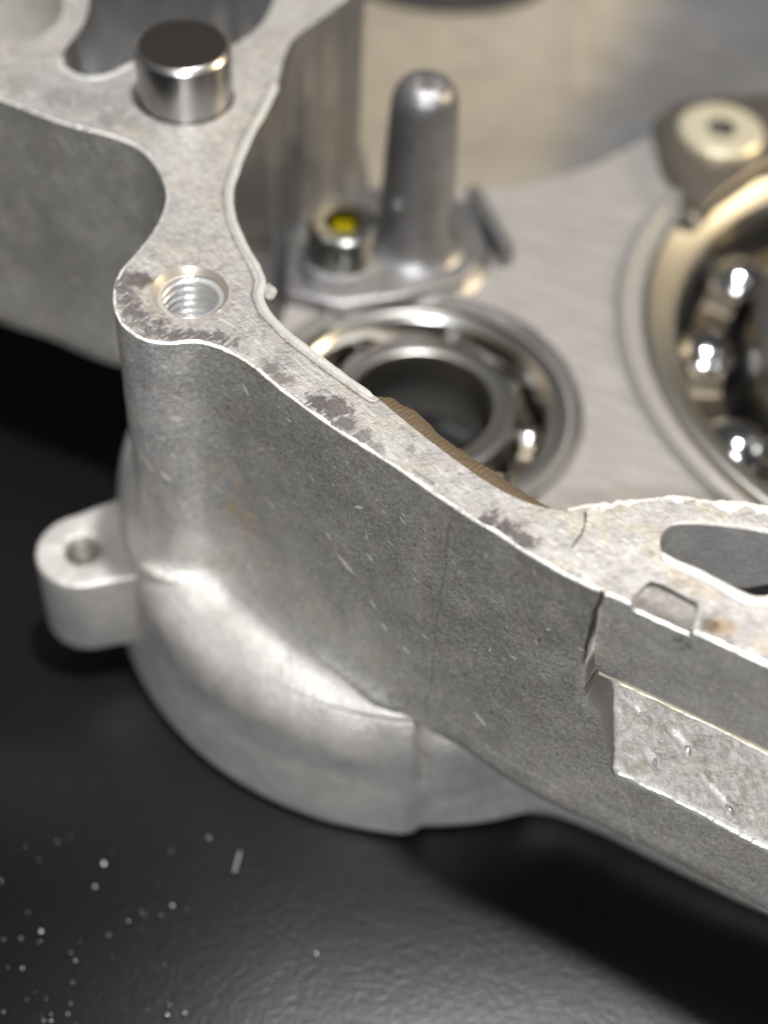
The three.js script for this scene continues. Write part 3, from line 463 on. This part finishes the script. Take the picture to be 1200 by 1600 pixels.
  // ---------------------------------------------------------------- things fitted in the casing
  function bearing(name, label, cx, cz, y, R, ri, ro, rb, W, nb, br, off, lf, ringMat = steel) {
    const g = group(name, label, 'ball bearing'); g.position.set(cx * S, y * S, cz * S);
    const rp = (ri + ro) / 2, lip = (R - ro) * lf, c = 0.05 * (R - rb) * 1.0, ra = br * 1.03, mid = -W / 2;
    const groove = (r, sgn) => { const o = []; const d = Math.abs(rp - r), a0 = Math.acos(clamp(d / ra, -1, 1)); for (let k = 0; k <= 16; k++) { const a = mix(a0, -a0, k / 16); o.push([rp + sgn * ra * Math.cos(a), mid + ra * Math.sin(a)]); } return o; };
    mesh('outer_ring', lathe([[R, -W], [R, -c], [R - c * 0.3, -c * 0.3], [R - c, 0], [ro + lip * 1.2, 0], [ro + lip * 0.6, -lip * 0.35], [ro, -lip], ...groove(ro, 1), [ro, -W], [R, -W]], 128, 0, 0, 0.5), ringMat, g);
    mesh('inner_ring', lathe([[rb, -W], [rb, -c], [rb + c * 0.3, -c * 0.3], [rb + c, 0], [ri - c * 1.2, 0], [ri - c * 0.4, -c * 0.25], [ri, -c], ...groove(ri, -1), [ri, -W], [rb, -W]], 128, 0, 0, 0.5), steel, g);
    // ribbon cage with a pocket round each ball
    const cg = (sg) => grid(nb * 24, 6, (i, j) => { const a = i / 24 / nb * 2 * Math.PI + off, f = Math.abs(((i / 24 + 0.5) % 1) - 0.5) * 2 * Math.PI * rp / nb, r = mix(ri + (ro - ri) * 0.28, ro - (ro - ri) * 0.28, j / 6), rise = Math.sqrt(Math.max(0, (br * 1.1) ** 2 - f * f)) * 0.62; return [r * Math.cos(a), mid + sg * (0.25 + rise), r * Math.sin(a), 0, 0]; });
    mesh('cage', mergeGeometries([cg(1), cg(-1)]), cageMat, g);
    const bg = new THREE.SphereGeometry(br * S, 40, 28);
    for (let k = 0; k < nb; k++) { const a = k / nb * 2 * Math.PI + off, b = new THREE.Mesh(bg, ballSteel); b.name = 'ball'; b.castShadow = b.receiveShadow = true; b.position.set(rp * Math.cos(a) * S, mid * S, rp * Math.sin(a) * S); g.add(b); }
    return g;
  }
  bearing('ball_bearing', 'smaller open steel ball bearing in the casing floor below the upright post', SB[0], SB[1], FLOOR + 0.3, 16.8, 10.9, 14.3, 8.1, 10, 9, 2.3, 0.72, 0.3);
  bearing('ball_bearing_001', 'large steel ball bearing cut off by the right edge, with big shiny balls', BB[0], BB[1], FLOOR + 1.2, 39.4, 25.6, 34.8, 19, 20, 12, 4.7, 3.24, 0.7, std('oiled_race', { color: lin(0.40, 0.39, 0.36), metalness: 1, roughness: 0.4 }));

  // dowel
  const dp = group('dowel_pin', 'polished solid steel dowel pin standing up from the mating face', 'dowel pin');
  dp.position.set(-23.9 * S, H * S, -54.9 * S);
  const dpm = phys('ground_steel', { color: lin(0.34, 0.335, 0.33), metalness: 1, roughness: 0.26, anisotropy: 0.8, anisotropyRotation: Math.PI / 2 });
  mesh('pin_body', lathe([[4.55, -7], [4.93, -6], [4.93, 5.6], [4.9, 5.7]], 96, 0, 0, 0.4), dpm, dp);
  mesh('pin_chamfer', lathe([[4.9, 5.7], [4.55, 6.2], [4.45, 6.25]], 96, 0, 0, 0.6), std('chamfer_steel', { color: lin(0.5, 0.49, 0.47), metalness: 1, roughness: 0.3 }), dp);
  mesh('pin_end', lathe([[4.45, 6.25], [4.2, 6.28], [0, 6.3]], 96, 0, 0, 0.6), std('room_reflection_steel', { color: lin(0.34, 0.29, 0.25), metalness: 1, roughness: 0.22 }), dp);  // brown reflection of the room put into the end face colour

  // hex ring helper for sockets
  const hexR = (a, af) => { const k = Math.PI / 3, t = ((a % k) + k) % k - k / 2; return af / 2 / Math.cos(t); };
  const socketRim = (ro, af, y) => grid(72, 6, (i, j) => { const a = i / 72 * 2 * Math.PI, t = j / 6, r = mix(ro, hexR(a, af), t); return [r * Math.cos(a), y, r * Math.sin(a), 0, 0]; });
  const socketWall = (af, y, depth) => mergeGeometries([
    grid(72, 2, (i, j) => { const a = i / 72 * 2 * Math.PI, r = hexR(a, af); return [r * Math.cos(a), y - depth * j / 2, r * Math.sin(a), 0, 0]; }),
    grid(72, 1, (i, j) => { const a = i / 72 * 2 * Math.PI, r = hexR(a, af) * (1 - j); return [r * Math.cos(a), y - depth, r * Math.sin(a), 0, 0]; })]);
  const socket = (ro, af, y, depth) => mergeGeometries([socketRim(ro, af, y), socketWall(af, y, depth)]);
  const zinc = std('zinc_steel', { color: lin(0.34, 0.35, 0.34), metalness: 1, roughness: 0.22 });
  const cs = group('socket_head_screw', 'small socket head cap screw with yellowish hex recess beside the post', 'screw');
  cs.position.set(-7.25 * S, (FLOOR + 4) * S, -60.8 * S);
  mesh('screw_head', lathe([[0, 0], [3.9, 0], [4.15, 0.3], [4.15, 4.3], [4.0, 4.75], [3.6, 5.0], [2.9, 5.0]], 72, 0, 0, 0.5), zinc, cs);
  mesh('socket_rim', socketRim(2.92, 4.1, 4.98), zinc, cs);
  mesh('hex_socket', toCreasedNormals(socketWall(4.1, 4.98, 2.6), 0.4), std('yellow_zinc', { color: lin(0.16, 0.14, 0.012), metalness: 0.9, roughness: 0.25 }), cs);

  const rp = group('retainer_plate', 'dark steel bearing retainer plate beside the large bearing at right', 'retainer plate');
  {
    const sh = new THREE.Shape([[33.2, -94.5], [33.9, -86.2], [37.3, -75.0], [39.6, -79], [46, -86], [54, -91.5], [61, -94.5], [60, -103], [48, -101], [42, -99.5], [36.5, -98]].map(p => new THREE.Vector2(p[0], -p[1])));
    const g = new THREE.ExtrudeGeometry(sh, { depth: 2.4, bevelEnabled: true, bevelSize: 0.5, bevelThickness: 0.4, bevelSegments: 3 }); g.rotateX(-Math.PI / 2); g.translate(0, FLOOR + 0.5, 0);
    mesh('plate', toCreasedNormals(uvPlane(g), 0.6), std('dark_plate_steel', { color: lin(0.24, 0.215, 0.18), metalness: 0.9, roughness: 0.4 }), rp);
  }
  const bs = group('button_head_screw', 'wide pan head screw with small hex recess on the retainer plate', 'screw');
  bs.position.set(40.9 * S, (FLOOR + 3.0) * S, -91.0 * S);
  const warmReflectSteel = std('warm_reflection_steel', { color: lin(0.56, 0.51, 0.38), metalness: 0.55, roughness: 0.42 });  // warm reflection on the head, put into its cream colour
  mesh('screw_head', lathe([[0, -0.2], [5.6, -0.2], [5.8, 0.2], [5.75, 1.1], [5.3, 1.5], [4.4, 1.62], [1.9, 1.5]], 80, 0, 0, 0.5), warmReflectSteel, bs);
  mesh('hex_socket', toCreasedNormals(socket(1.92, 2.9, 1.49, 1.2), 0.4), zinc, bs);

  // loose bits on the leather
  const pale0 = std('dull_sliver', { color: lin(0.4, 0.38, 0.35), metalness: 0.7, roughness: 0.4 });
  const sl = new THREE.CapsuleGeometry(0.13, 2.3, 6, 14); sl.rotateZ(Math.PI / 2); sl.rotateY(1.45); sl.translate(-12.9, 0.6, 5.2);
  const slm = mesh('metal_sliver', sl, pale0); slm.userData = { label: 'pale sliver of metal lying on the black leather below the casing', category: 'metal sliver' };
  const fl2 = []; for (let k = 0; k < 150; k++) { const x = -48 + 52 * rnd() * (0.4 + 0.6 * rnd()), z = 2 + 30 * Math.sqrt(rnd()); if (Math.hypot(x - 4.5, z + 35.6) < 38) continue; const g = new THREE.IcosahedronGeometry(0.04 + 0.14 * rnd() * rnd() * rnd(), 1); g.scale(0.6 + rnd(), 0.6, 0.8 + rnd() * 1.6); g.rotateY(rnd() * 6); g.translate(x, 0.25, z); fl2.push(g); }
  const dustm = mesh('metal_dust', mergeGeometries(fl2), std('dust_aluminium', { color: lin(0.62, 0.58, 0.55), metalness: 0.8, roughness: 0.35 })); dustm.userData = { label: 'bright specks of metal dust scattered over the black leather', category: 'metal dust', kind: 'stuff' };
}

renderer.render(scene, camera);
